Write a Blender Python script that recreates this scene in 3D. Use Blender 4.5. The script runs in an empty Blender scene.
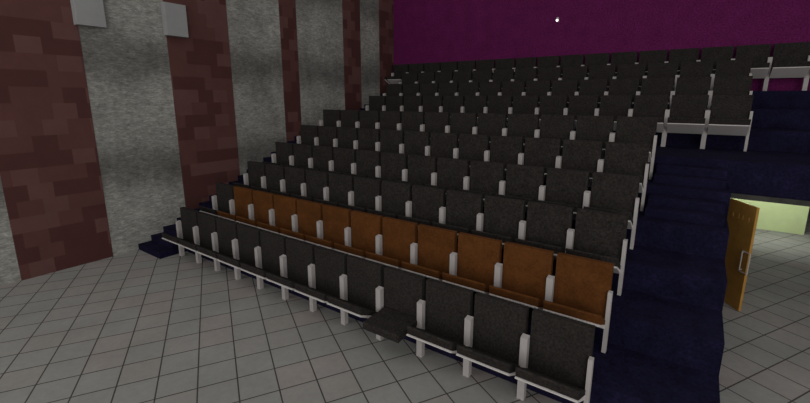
import bpy, math, random
from mathutils import Vector, Matrix
random.seed(7)
sc = bpy.context.scene
col = sc.collection

# ------------------------------------------------------------------ camera
cam_data = bpy.data.cameras.new('camera')
cam = bpy.data.objects.new('camera', cam_data)
col.objects.link(cam)
pitch, roll, yaw = (math.radians(a) for a in (11.977, .128, 35.22))
Fh = Vector((-math.sin(yaw), math.cos(yaw), 0)); Rv = Vector((math.cos(yaw), math.sin(yaw), 0)); Zv = Vector((0, 0, 1))
Fv = Fh * math.cos(pitch) - Zv * math.sin(pitch)
Uv = Fh * math.sin(pitch) + Zv * math.cos(pitch)
R2 = Rv * math.cos(roll) + Uv * math.sin(roll)
U2 = -Rv * math.sin(roll) + Uv * math.cos(roll)
M = Matrix((R2, U2, -Fv)).transposed().to_4x4()
M.translation = Vector((0, 0, 3.0))
cam.matrix_world = M
cam_data.sensor_fit = 'HORIZONTAL'
cam_data.sensor_width = 36
cam_data.lens = 414.816 / 810 * 36
cam_data.shift_x = -(406.08 - 405) / 810
cam_data.shift_y = (186.826 - 201.5) / 810
cam_data.clip_end = 200
sc.camera = cam

# ------------------------------------------------------------------ world and lights
w = bpy.data.worlds.new('world'); sc.world = w; w.use_nodes = True
w.node_tree.nodes['Background'].inputs[0].default_value = (1, .98, .96, 1)
wt = w.node_tree
_tc = wt.nodes.new('ShaderNodeTexCoord'); _sp = wt.nodes.new('ShaderNodeSeparateXYZ'); _mr = wt.nodes.new('ShaderNodeMapRange')
wt.links.new(_tc.outputs['Generated'], _sp.inputs[0]); wt.links.new(_sp.outputs[2], _mr.inputs[0])
_mr.inputs[1].default_value = 0; _mr.inputs[2].default_value = 1          # horizon to zenith
_mr.inputs[3].default_value = .36; _mr.inputs[4].default_value = .14
wt.links.new(_mr.outputs[0], wt.nodes['Background'].inputs[1])

def area(name, loc, rot, sx, sy, power, color=(1, 1, 1)):
    d = bpy.data.lights.new(name, 'AREA'); d.shape = 'RECTANGLE'; d.size = sx; d.size_y = sy
    d.energy = power; d.color = color
    o = bpy.data.objects.new(name, d); o.location = loc; o.rotation_euler = rot; col.objects.link(o)
    return o
# added frontal fill behind the camera, no real fixture, aimed at the seating
area('front_fill', (9, -11, 3.0), (math.radians(90), 0, math.radians(36)), 10, 5, 520, (1, .98, .95))
area('side_fill', (3.2, -2.6, 3.6), (math.radians(88), 0, math.radians(38)), 4, 2.5, 65, (1, .98, .95))  # added fill close to the camera, lightens the side faces of the seats
area('left_fill', (-7.5, -5, 4.5), (math.radians(80), 0, math.radians(-38)), 3, 3, 110, (1, .98, .95))  # added fill from the left, brightens the open door's face
area('overhead_fill', (-1.2, -1.5, 8.0), (math.radians(22), 0, 0), 16, 4, 160, (1, .98, .95))  # added overhead fill, reaches the creases between backrests and cushions
area('right_floor_fill', (4.2, 4.0, 6.5), (0, 0, 0), 3, 5, 45, (1, .98, .95))  # added fill that lifts the floor on the right, not a fixture
area('corridor_light', (1.4, 11.2, 1.72), (math.radians(55), 0, 0), 1.6, .3, 40, (.97, 1, .92))

area('corridor_floor_fill', (1.5, 9.9, 1.72), (0, 0, 0), 1.2, 3, 9, (1, .98, .95))  # added fill to brighten the corridor floor
sc.view_settings.view_transform = 'Standard'
sc.view_settings.look = 'None'
sc.view_settings.exposure = 0
sc.view_settings.gamma = 1
sc.view_settings.use_curve_mapping = False

# ------------------------------------------------------------------ materials
def new_mat(name, rough=.8, spec=.2):
    m = bpy.data.materials.new(name); m.use_nodes = True
    b = m.node_tree.nodes['Principled BSDF']
    b.inputs['Roughness'].default_value = rough
    b.inputs['Specular IOR Level'].default_value = spec
    return m, m.node_tree, b

def coords(nt, rot=(0, 0, 0), scale=(1, 1, 1), loc=(0, 0, 0), world=True):
    if world:
        g = nt.nodes.new('ShaderNodeNewGeometry'); out = g.outputs['Position']
    else:
        g = nt.nodes.new('ShaderNodeTexCoord'); out = g.outputs['Object']
    mp = nt.nodes.new('ShaderNodeMapping')
    mp.inputs['Rotation'].default_value = rot; mp.inputs['Scale'].default_value = scale; mp.inputs['Location'].default_value = loc
    nt.links.new(out, mp.inputs['Vector'])
    return mp.outputs[0]

def noise(nt, vec, scale, detail=3, rough=.6):
    n = nt.nodes.new('ShaderNodeTexNoise'); n.inputs['Scale'].default_value = scale
    n.inputs['Detail'].default_value = detail; n.inputs['Roughness'].default_value = rough
    nt.links.new(vec, n.inputs['Vector']); return n.outputs['Fac']

def ramp(nt, fac, stops):
    r = nt.nodes.new('ShaderNodeValToRGB'); e = r.color_ramp.elements
    e[0].position, e[0].color = stops[0][0], (*stops[0][1], 1)
    e[1].position, e[1].color = stops[-1][0], (*stops[-1][1], 1)
    for p, c in stops[1:-1]:
        x = e.new(p); x.color = (*c, 1)
    nt.links.new(fac, r.inputs[0]); return r.outputs[0]

def mixc(nt, kind, fac, a, b):
    n = nt.nodes.new('ShaderNodeMix'); n.data_type = 'RGBA'; n.blend_type = kind
    for s, v in ((n.inputs[0], fac), (n.inputs[6], a), (n.inputs[7], b)):
        if isinstance(v, (int, float)): s.default_value = v
        elif isinstance(v, tuple): s.default_value = (*v, 1)
        else: nt.links.new(v, s)
    return n.outputs[2]

def math_n(nt, op, a, b=0, c=0):
    n = nt.nodes.new('ShaderNodeMath'); n.operation = op
    for s, v in zip(n.inputs, (a, b, c)):
        if isinstance(v, (int, float)): s.default_value = v
        else: nt.links.new(v, s)
    return n.outputs[0]

def scaled(c, k): return tuple(x * k for x in c)

def speckle(name, c, lo=.75, hi=1.3, scale=60, big=5, bigamt=.25, rough=.9, spec=.1, world=True):
    m, nt, b = new_mat(name, rough, spec)
    v = coords(nt, world=world)
    base = ramp(nt, noise(nt, v, scale, 4, .7), [(.3, scaled(c, lo)), (.7, scaled(c, hi))])
    big_ = ramp(nt, noise(nt, v, big, 3), [(.3, (1 - bigamt,) * 3), (.7, (1 + bigamt,) * 3)])
    nt.links.new(mixc(nt, 'MULTIPLY', 1, base, big_), b.inputs['Base Color'])
    return m

FABRIC_DARK = speckle('dark_brown_fabric', (.028, .0245, .0228), .45, 1.6, 38, 6, .12)
FABRIC_ORANGE = speckle('orange_brown_fabric', (.106, .039, .0105), .75, 1.3, 45, 5, .2)
WHITE = speckle('pale_grey_plastic', (.47, .44, .432), .97, 1.03, 20, 3, .04, .6, .2)
PAN = speckle('white_moulded_plastic', (.66, .625, .61), .97, 1.03, 20, 3, .04, .5, .3)
CARPET = speckle('navy_carpet', (.0088, .0078, .026), .5, 1.6, 30, 4, .3)
PURPLE = speckle('purple_wall_cloth', (.122, .0125, .082), .5, 1.6, 30, 3, .12)
DARK_TRIM = speckle('dark_grey_trim', (.06, .06, .055), .9, 1.1, 20)
BOX_GREY = speckle('light_grey_casing', (.33, .333, .337), .98, 1.02, 10, 2, .04, .6)
DOOR = speckle('ochre_door_wood', (.45, .235, .055), .9, 1.1, 8, 3, .1, .6)
HANDLE = speckle('dull_metal', (.5, .45, .42), .95, 1.05, 10, 3, .05, .5)
PALE_GREEN = speckle('pale_green_paint', (.62, .72, .38), .97, 1.03, 6, 2, .04)
CEILING = speckle('grey_ceiling_paint', (.2, .2, .2), .95, 1.05, 6, 2, .04)

# tiles: square, .392 m, laid at 30 degrees to the walls
def tile_material():
    m, nt, b = new_mat('grey_floor_tiles', .75, .25)
    v = coords(nt, rot=(0, 0, -math.radians(60.2)))
    sep = nt.nodes.new('ShaderNodeSeparateXYZ'); nt.links.new(v, sep.inputs[0])
    masks = []
    for s, off in ((sep.outputs[0], TILE_OFF[0]), (sep.outputs[1], TILE_OFF[1])):
        u = math_n(nt, 'FRACT', math_n(nt, 'DIVIDE', math_n(nt, 'SUBTRACT', s, off), .392))
        d = math_n(nt, 'ABSOLUTE', math_n(nt, 'SUBTRACT', u, .5))
        masks.append(math_n(nt, 'GREATER_THAN', d, .5 - .019))
    line = math_n(nt, 'MAXIMUM', *masks)
    base = ramp(nt, noise(nt, v, 1.3, 6, .65), [(.3, (.295, .287, .274)), (.7, (.352, .343, .328))])
    cell = nt.nodes.new('ShaderNodeCombineXYZ')
    for k, (sx, off) in enumerate(((sep.outputs[0], TILE_OFF[0]), (sep.outputs[1], TILE_OFF[1]))):
        nt.links.new(math_n(nt, 'FLOOR', math_n(nt, 'DIVIDE', math_n(nt, 'SUBTRACT', sx, off), .392)), cell.inputs[k])
    wn = nt.nodes.new('ShaderNodeTexWhiteNoise'); nt.links.new(cell.outputs[0], wn.inputs['Vector'])
    hue = ramp(nt, wn.outputs['Value'], [(0, (.97, 1.01, 1.0)), (.6, (1.0, 1.0, .99)), (1, (1.06, .98, .98))])
    base = mixc(nt, 'MULTIPLY', 1, base, hue)
    fine = ramp(nt, noise(nt, coords(nt), 14, 4, .7), [(.3, (.94,) * 3), (.7, (1.06,) * 3)])
    base = mixc(nt, 'MULTIPLY', 1, base, fine)
    c = mixc(nt, 'MIX', line, base, (.066, .060, .054))
    nt.links.new(c, b.inputs['Base Color'])
    return m
# grid origin: a joint crossing measured on the floor
def rot2(x, y, a): return (x * math.cos(a) - y * math.sin(a), x * math.sin(a) + y * math.cos(a))
TILE_OFF = rot2(-4.163, 2.410, -math.radians(60.2))
TILES = tile_material()

def concrete_material():
    m, nt, b = new_mat('brushed_concrete', .9, .1)
    v = coords(nt, scale=(1, 1, 1))
    sep = nt.nodes.new('ShaderNodeSeparateXYZ'); nt.links.new(v, sep.inputs[0])
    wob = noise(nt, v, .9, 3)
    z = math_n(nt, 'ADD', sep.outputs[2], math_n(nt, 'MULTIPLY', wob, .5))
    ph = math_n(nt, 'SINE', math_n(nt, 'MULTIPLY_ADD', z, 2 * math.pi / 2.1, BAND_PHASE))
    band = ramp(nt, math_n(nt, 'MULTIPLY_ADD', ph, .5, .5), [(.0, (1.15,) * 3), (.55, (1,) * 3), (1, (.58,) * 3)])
    vs = coords(nt, scale=(1, 1, 3))
    streak = ramp(nt, noise(nt, vs, 5, 10, .85), [(.36, (.55,) * 3), (.5, (.98,) * 3), (.64, (1.45,) * 3)])
    vf = coords(nt, scale=(1, .8, 3.2))
    fine = ramp(nt, noise(nt, vf, 17, 5, .75), [(.36, (.66,) * 3), (.5, (.97,) * 3), (.62, (1.4,) * 3)])
    vb = coords(nt, scale=(1, 5, 1))
    vert = ramp(nt, noise(nt, vb, 1.5, 4, .6), [(.3, (.9,) * 3), (.7, (1.1,) * 3)])
    blot = ramp(nt, noise(nt, v, 1.4, 5, .7), [(.3, (.215, .212, .195)), (.7, (.35, .347, .32))])
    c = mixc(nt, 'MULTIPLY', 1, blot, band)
    c = mixc(nt, 'MULTIPLY', .8, c, streak)
    c = mixc(nt, 'MULTIPLY', .75, c, fine)
    c = mixc(nt, 'MULTIPLY', .8, c, vert)
    nt.links.new(c, b.inputs['Base Color'])
    return m
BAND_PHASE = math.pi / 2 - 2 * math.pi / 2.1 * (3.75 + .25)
CONCRETE = concrete_material()

def brick_material():
    m, nt, b = new_mat('red_block_brick', .9, .1)
    g = nt.nodes.new('ShaderNodeNewGeometry')
    sep = nt.nodes.new('ShaderNodeSeparateXYZ'); nt.links.new(g.outputs['Position'], sep.inputs[0])
    H, W = .265, .34
    row = math_n(nt, 'FLOOR', math_n(nt, 'DIVIDE', sep.outputs[2], H))
    off = math_n(nt, 'MULTIPLY', math_n(nt, 'FRACT', math_n(nt, 'MULTIPLY', row, .5)), 1.0)
    c1 = math_n(nt, 'FLOOR', math_n(nt, 'ADD', math_n(nt, 'DIVIDE', sep.outputs[1], W), off))
    cmb = nt.nodes.new('ShaderNodeCombineXYZ'); nt.links.new(c1, cmb.inputs[0]); nt.links.new(row, cmb.inputs[1])
    wn = nt.nodes.new('ShaderNodeTexWhiteNoise'); wn.noise_dimensions = '2D'; nt.links.new(cmb.outputs[0], wn.inputs['Vector'])
    r = nt.nodes.new('ShaderNodeValToRGB'); r.color_ramp.interpolation = 'CONSTANT'
    e = r.color_ramp.elements
    e[0].position = 0; e[0].color = (.088, .036, .033, 1)
    e[1].position = .42; e[1].color = (.118, .052, .047, 1)
    x = e.new(.75); x.color = (.138, .066, .061, 1)
    nt.links.new(wn.outputs['Value'], r.inputs[0])
    n = ramp(nt, noise(nt, coords(nt), 3, 4), [(.3, (.93,) * 3), (.7, (1.07,) * 3)])
    nt.links.new(mixc(nt, 'MULTIPLY', 1, r.outputs[0], n), b.inputs['Base Color'])
    return m
BRICK = brick_material()

def emit_mat(name, c, s):
    m, nt, b = new_mat(name)
    b.inputs['Emission Color'].default_value = (*c, 1); b.inputs['Emission Strength'].default_value = s
    return m

# ------------------------------------------------------------------ mesh helpers
class MB:
    def __init__(self): self.v = []; self.f = []
    def hull(self, pts):                        # 8 points: bottom 4 ccw, top 4 ccw
        n = len(self.v); self.v += [tuple(p) for p in pts]
        for q in ((3, 2, 1, 0), (4, 5, 6, 7), (0, 1, 5, 4), (1, 2, 6, 5), (2, 3, 7, 6), (3, 0, 4, 7)):
            self.f.append(tuple(n + i for i in q))
        return self
    def box(self, x0, y0, z0, x1, y1, z1):
        return self.hull([(x0, y0, z0), (x1, y0, z0), (x1, y1, z0), (x0, y1, z0), (x0, y0, z1), (x1, y0, z1), (x1, y1, z1), (x0, y1, z1)])
    def prism(self, prof, x0, x1):              # profile in (y, z), extruded along x
        n = len(self.v); k = len(prof)
        self.v += [(x0, y, z) for y, z in prof] + [(x1, y, z) for y, z in prof]
        self.f.append(tuple(n + i for i in range(k))[::-1]); self.f.append(tuple(n + k + i for i in range(k)))
        for i in range(k):
            j = (i + 1) % k
            self.f.append((n + i, n + j, n + k + j, n + k + i))
        return self
    def tube(self, p, q, r, seg=10):
        p, q = Vector(p), Vector(q); d = (q - p).normalized()
        a = d.orthogonal().normalized(); b = d.cross(a); n = len(self.v)
        for c in (p, q):
            for i in range(seg):
                t = 2 * math.pi * i / seg
                self.v.append(tuple(c + a * math.cos(t) * r + b * math.sin(t) * r))
        self.f.append(tuple(n + i for i in range(seg))[::-1]); self.f.append(tuple(n + seg + i for i in range(seg)))
        for i in range(seg):
            j = (i + 1) % seg
            self.f.append((n + i, n + j, n + seg + j, n + seg + i))
        return self
    def mesh(self, name, mat, bevel=0):
        import bmesh
        me = bpy.data.meshes.new(name)
        me.from_pydata(self.v, [], self.f)
        bm = bmesh.new(); bm.from_mesh(me)
        bmesh.ops.recalc_face_normals(bm, faces=bm.faces)
        if bevel:
            bmesh.ops.bevel(bm, geom=bm.edges[:], offset=bevel, segments=2, profile=.6, affect='EDGES')
        bm.to_mesh(me); bm.free()
        me.materials.append(mat)
        return me
    def build(self, name, mat, parent=None, bevel=0, kind=None):
        o = bpy.data.objects.new(name, self.mesh(name, mat, bevel)); col.objects.link(o)
        if parent: o.parent = parent
        if kind: o['kind'] = kind
        return o

def link(name, me, parent=None, loc=(0, 0, 0)):
    o = bpy.data.objects.new(name, me); col.objects.link(o); o.location = loc
    if parent: o.parent = parent
    return o
def tag(o, label, cat, group=None):
    o['label'] = label; o['category'] = cat
    if group: o['group'] = group
    return o
def empty(name, loc, rz=0):
    o = bpy.data.objects.new(name, None); o.empty_display_size = .1; col.objects.link(o)
    o.location = loc; o.rotation_euler = (0, 0, rz); return o
def structure(mb, name, mat, bevel=0): return mb.build(name, mat, kind='structure', bevel=bevel)

# ------------------------------------------------------------------ hall measurements
WX = -9.02                    # left wall
SP = .618                     # seat spacing
X0 = -.558                    # aisle end of the rows
RISE = .3525
YS = [3.726 + .759 * k for k in range(6)] + [9.336 + .813 * k for k in range(4)]
RY = [3.935 + .759 * k for k in range(6)] + [9.61 + .813 * k for k in range(3)]   # riser in front of tier 2..10
RY[5] = 7.74; RY[0] = 3.89
EDGE = .435                   # right edge of the lower tiers
BACK = 12.0
XR = 6.0

# ------------------------------------------------------------------ room shell
structure(MB().box(WX, -9, -.2, XR, 17, 0), 'floor', TILES)
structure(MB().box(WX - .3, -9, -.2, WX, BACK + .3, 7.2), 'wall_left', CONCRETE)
structure(MB().box(WX, BACK, 2.6, XR, BACK + .3, 7.2), 'wall_back', PURPLE)
for i, (a, b_) in enumerate([(1.577, 2.925), (4.40, 5.77), (7.225, 7.76), (9.515, 10.28), (11.225, BACK)]):
    structure(MB().box(WX, a, 0, WX + .012, b_, 7.0), 'trim_%d' % (i + 1), BRICK)

# tiers: solid on the left of the lower edge, slabs to the right of it
for k in range(9):
    z = RISE * (k + 1); y0 = RY[k]; y1 = RY[k + 1] if k < 8 else BACK
    if k < 5:
        structure(MB().box(WX, y0, 0, EDGE, y1, z), 'seating_tier', CARPET)
    elif k == 5:
        structure(MB().box(WX, y0, 0, EDGE, y1, z), 'seating_tier', CARPET)
        structure(MB().box(EDGE, y0, 1.64, XR, y1, z), 'seating_tier', CARPET)
    else:
        structure(MB().box(WX, y0, 0, EDGE, y1, z), 'seating_tier', CARPET)
        structure(MB().box(EDGE, y0, 1.75, XR, y1, z), 'seating_tier', CARPET)

# aisle stairs: two small steps in front of each tier
def flight(x0, x1, tiers):
    for k in tiers:
        base = RISE * k; y1 = RY[k]
        run = .253 if k < 5 else .253
        mb = MB().prism([(y1 - 2 * run, base), (y1, base), (y1, base + RISE * 2 / 3), (y1 - run, base + RISE * 2 / 3),
                         (y1 - run, base + RISE / 3), (y1 - 2 * run, base + RISE / 3)], x0, x1)
        structure(mb, 'aisle_steps', CARPET)
flight(WX, -8.13, range(9))
flight(-.50, .385, (4, 5))

# wall with the doorway under the cross aisle
DX0, DX1, DZ = .50, 1.335, 1.56
structure(MB().box(2.45, RY[5], 0, XR, RY[5] + .15, 1.64), 'wall_front', CARPET)
structure(MB().box(EDGE, RY[5], 0, DX0 - .03, RY[5] + .15, 1.64), 'wall_front', CARPET)
structure(MB().box(EDGE + .001, RY[5] - .02, DZ, 2.4, RY[5] + .1, DZ + .075), 'door_1', DARK_TRIM)
# corridor behind it
structure(MB().box(.2, 12.53, 0, 2.19, 12.7, 1.75), 'wall_corridor', PALE_GREEN)
structure(MB().box(EDGE, BACK + .3, 1.75, XR, 17, 1.9), 'ceiling', CEILING)
structure(MB().box(.2, 16.8, 0, XR, 17, 1.75), 'wall_corridor_end', DARK_TRIM)

# ------------------------------------------------------------------ seats
def cushion_profile(dark_drop=0):
    return [(-.330, .466), (-.02, .320), (.015, .312), (.015, .345), (-.325, .563), (-.342, .565), (-.348, .552)]
M_ = {}
def seat_meshes(fab, tagname, width=SP):
    h = width
    M_[tagname + 'back'] = MB().hull([(.037, .033, .275), (h - .015, .033, .275), (h - .015, .108, .275), (.037, .108, .275),
                                      (.037, .037, .966), (h - .015, .037, .966), (h - .015, .112, .966), (.037, .112, .966)]).mesh('backrest', fab, .003)
    M_[tagname + 'cushion'] = MB().prism(cushion_profile(), .037, h - .020).mesh('seat_cushion', fab)
    M_[tagname + 'pan'] = MB().prism([(-.350, .450), (-.02, .268), (-.02, .320), (-.335, .466), (-.351, .463)], .037, h - .020).mesh('seat_pan', PAN)
seat_meshes(FABRIC_DARK, 'd'); seat_meshes(FABRIC_ORANGE, 'o')
seat_meshes(FABRIC_DARK, 'n', .085)
M_['divider'] = MB().hull([(-.037, -.036, 0), (.036, -.036, 0), (.036, .032, 0), (-.037, .032, 0), (-.037, -.036, .690), (.036, -.036, .690), (.036, .032, .702), (-.037, .032, .702)]).box(-.012, .032, .40, .012, .10, .66).mesh('armrest_post', WHITE)
M_['divider_end'] = MB().box(-.026, -.03, 0, .014, .035, .69).mesh('armrest_post', WHITE)

ORD = ['front', 'second', 'third', 'fourth', 'fifth', 'sixth', 'seventh', 'eighth', 'ninth', 'top']
NTH = ['first', 'second', 'third', 'fourth', 'fifth', 'sixth', 'seventh', 'eighth', 'ninth', 'tenth', 'eleventh', 'twelfth',
       'thirteenth', 'fourteenth', 'fifteenth', 'sixteenth', 'seventeenth', 'eighteenth', 'nineteenth', 'twentieth']

def make_seat(loc, kind, label, group, right_post=False, left_end=False, width=SP, odd=False, post=True):
    r = empty('auditorium_seat', loc)
    tag(r, label, 'seat', group)
    link('backrest', M_[kind + 'back'], r)
    if odd:
        c = MB().prism([(-.41, .358), (-.03, .40), (.015, .42), (.015, .46), (-.30, .45), (-.395, .445), (-.41, .43)], .07, SP - .030)
        cu = c.build('seat_cushion', FABRIC_DARK, r, .006)
        cu['label'] = 'seat cushion folded down further than the others'
    else:
        link('seat_cushion', M_[kind + 'cushion'], r)
        link('seat_pan', M_[kind + 'pan'], r)
    if post: link('armrest_post', M_['divider_end' if right_post else 'divider'], r, (width, 0, 0))
    if left_end: link('armrest_post', M_['divider'], r)
    return r

for k in range(9):
    n = 12 if k < 6 else 14
    xr = X0 if k < 6 else X0 + 2 * SP
    for j in range(n):                                   # j = 0 at the aisle end
        x = xr - SP * (j + 1); y = YS[k]; z = RISE * k
        orange = (k == 1 and j < 11)
        odd = (k == 0 and j == 3)
        where = '%s row from the floor, %s seat from the right end' % (ORD[k], NTH[j]) if k else 'front row on the tiled floor, %s seat from the right end' % NTH[j]
        if orange: lab = 'orange-brown auditorium seat, second row, %s seat from the right end' % NTH[j]; grp = 'orange-brown seats in the second row'
        elif odd: lab = 'dark front-row seat with its cushion folded down lower than the rest'; grp = 'dark brown auditorium seats'
        elif k == 1: lab = 'dark brown seat at the left end of the orange second row'; grp = 'dark brown auditorium seats'
        else: lab = 'dark brown seat, ' + where; grp = 'dark brown auditorium seats'
        make_seat((x, y, z), 'o' if orange else 'd', lab, grp, right_post=(j == 0), left_end=(j == n - 1), odd=odd)

x10 = -8.889; k = 9
s = make_seat((WX + .02, YS[9], RISE * 9), 'n', 'narrow dark seat squeezed between the left wall and the top row', 'dark brown auditorium seats', width=.13, post=False)
for i in range(18):
    make_seat((x10 + SP * i, YS[9], RISE * 9), 'd', 'dark brown seat in the top row below the purple wall, %s from the left wall' % NTH[i],
              'dark brown auditorium seats', left_end=(i == 0))

# ------------------------------------------------------------------ wall boxes
for y0, y1, lab in ((2.865, 3.30, 'light grey wall box beside the widest brick strip, nearest the left edge'),
                    (4.34, 4.765, 'light grey wall box overlapping the second brick strip')):
    r = empty('wall_box', (WX, (y0 + y1) / 2, 4.225)); tag(r, lab, 'wall box', 'light grey boxes high on the left wall')
    h = (y1 - y0) / 2
    MB().box(.012, -h, 0, .17, h, .62).build('casing', BOX_GREY, r, .006)
    MB().box(.0, -h + .05, .05, .012, h - .05, .57).build('mounting_plate', DARK_TRIM, r)

# ------------------------------------------------------------------ lamp on the back wall
r = empty('spot_lamp', (-3.494, BACK, 5.06)); tag(r, 'tiny bright lamp on the purple back wall', 'lamp')
MB().tube((0, 0, .055), (0, -.05, .055), .03).build('bracket', HANDLE, r)
MB().tube((0, -.0, 0), (0, -.07, 0), .04).build('housing', HANDLE, r)
MB().tube((0, -.07, 0), (0, -.09, 0), .029).build('lens', emit_mat('lamp_glow', (1, .86, .97), 2.2), r)

# ------------------------------------------------------------------ door leaf
hx, hy, ex, ey = .476, 7.735, .757, 7.262
ang = math.atan2(ey - hy, ex - hx); L = math.hypot(ex - hx, ey - hy)
r = empty('door_leaf', (hx, hy, 0), ang); tag(r, 'ochre wooden door standing open at the foot of the steps', 'door')
MB().box(0, 0, .005, L, .035, 1.55).build('panel', DOOR, r, .003)
hd = MB()
for a, b_ in (((L - .08, -.03, .60), (L - .08, -.03, .90)), ((L + .07, -.03, .60), (L + .07, -.03, .90)), ((L - .08, -.03, .90), (L + .07, -.03, .90)), ((L - .08, -.03, .60), (L + .07, -.03, .60)),
              ((L - .08, 0, .62), (L - .08, -.03, .62)), ((L - .08, 0, .88), (L - .08, -.03, .88))):
    hd.tube(a, b_, .008)
hd.build('pull_handle', HANDLE, r)
sg = MB()
for a in (.10, .22, .30, .42): sg.box(a, -.004, 1.31, a + .03, 0, 1.38)
sg.build('door_marking', speckle('faint_ochre_marking', (.49, .265, .072)), r)
# second door seen through the opening
r = empty('door_leaf', (2.75, 14.6, 0), 0); tag(r, 'ochre door far inside the bright corridor, at the right edge', 'door')
MB().box(0, 0, .005, .8, .04, 1.55).build('panel', DOOR, r, .003)
MB().tube((.7, -.04, .6), (.7, -.04, .9), .01).tube((.7, 0, .62), (.7, -.04, .62), .008).tube((.7, 0, .88), (.7, -.04, .88), .008).build('pull_handle', HANDLE, r)
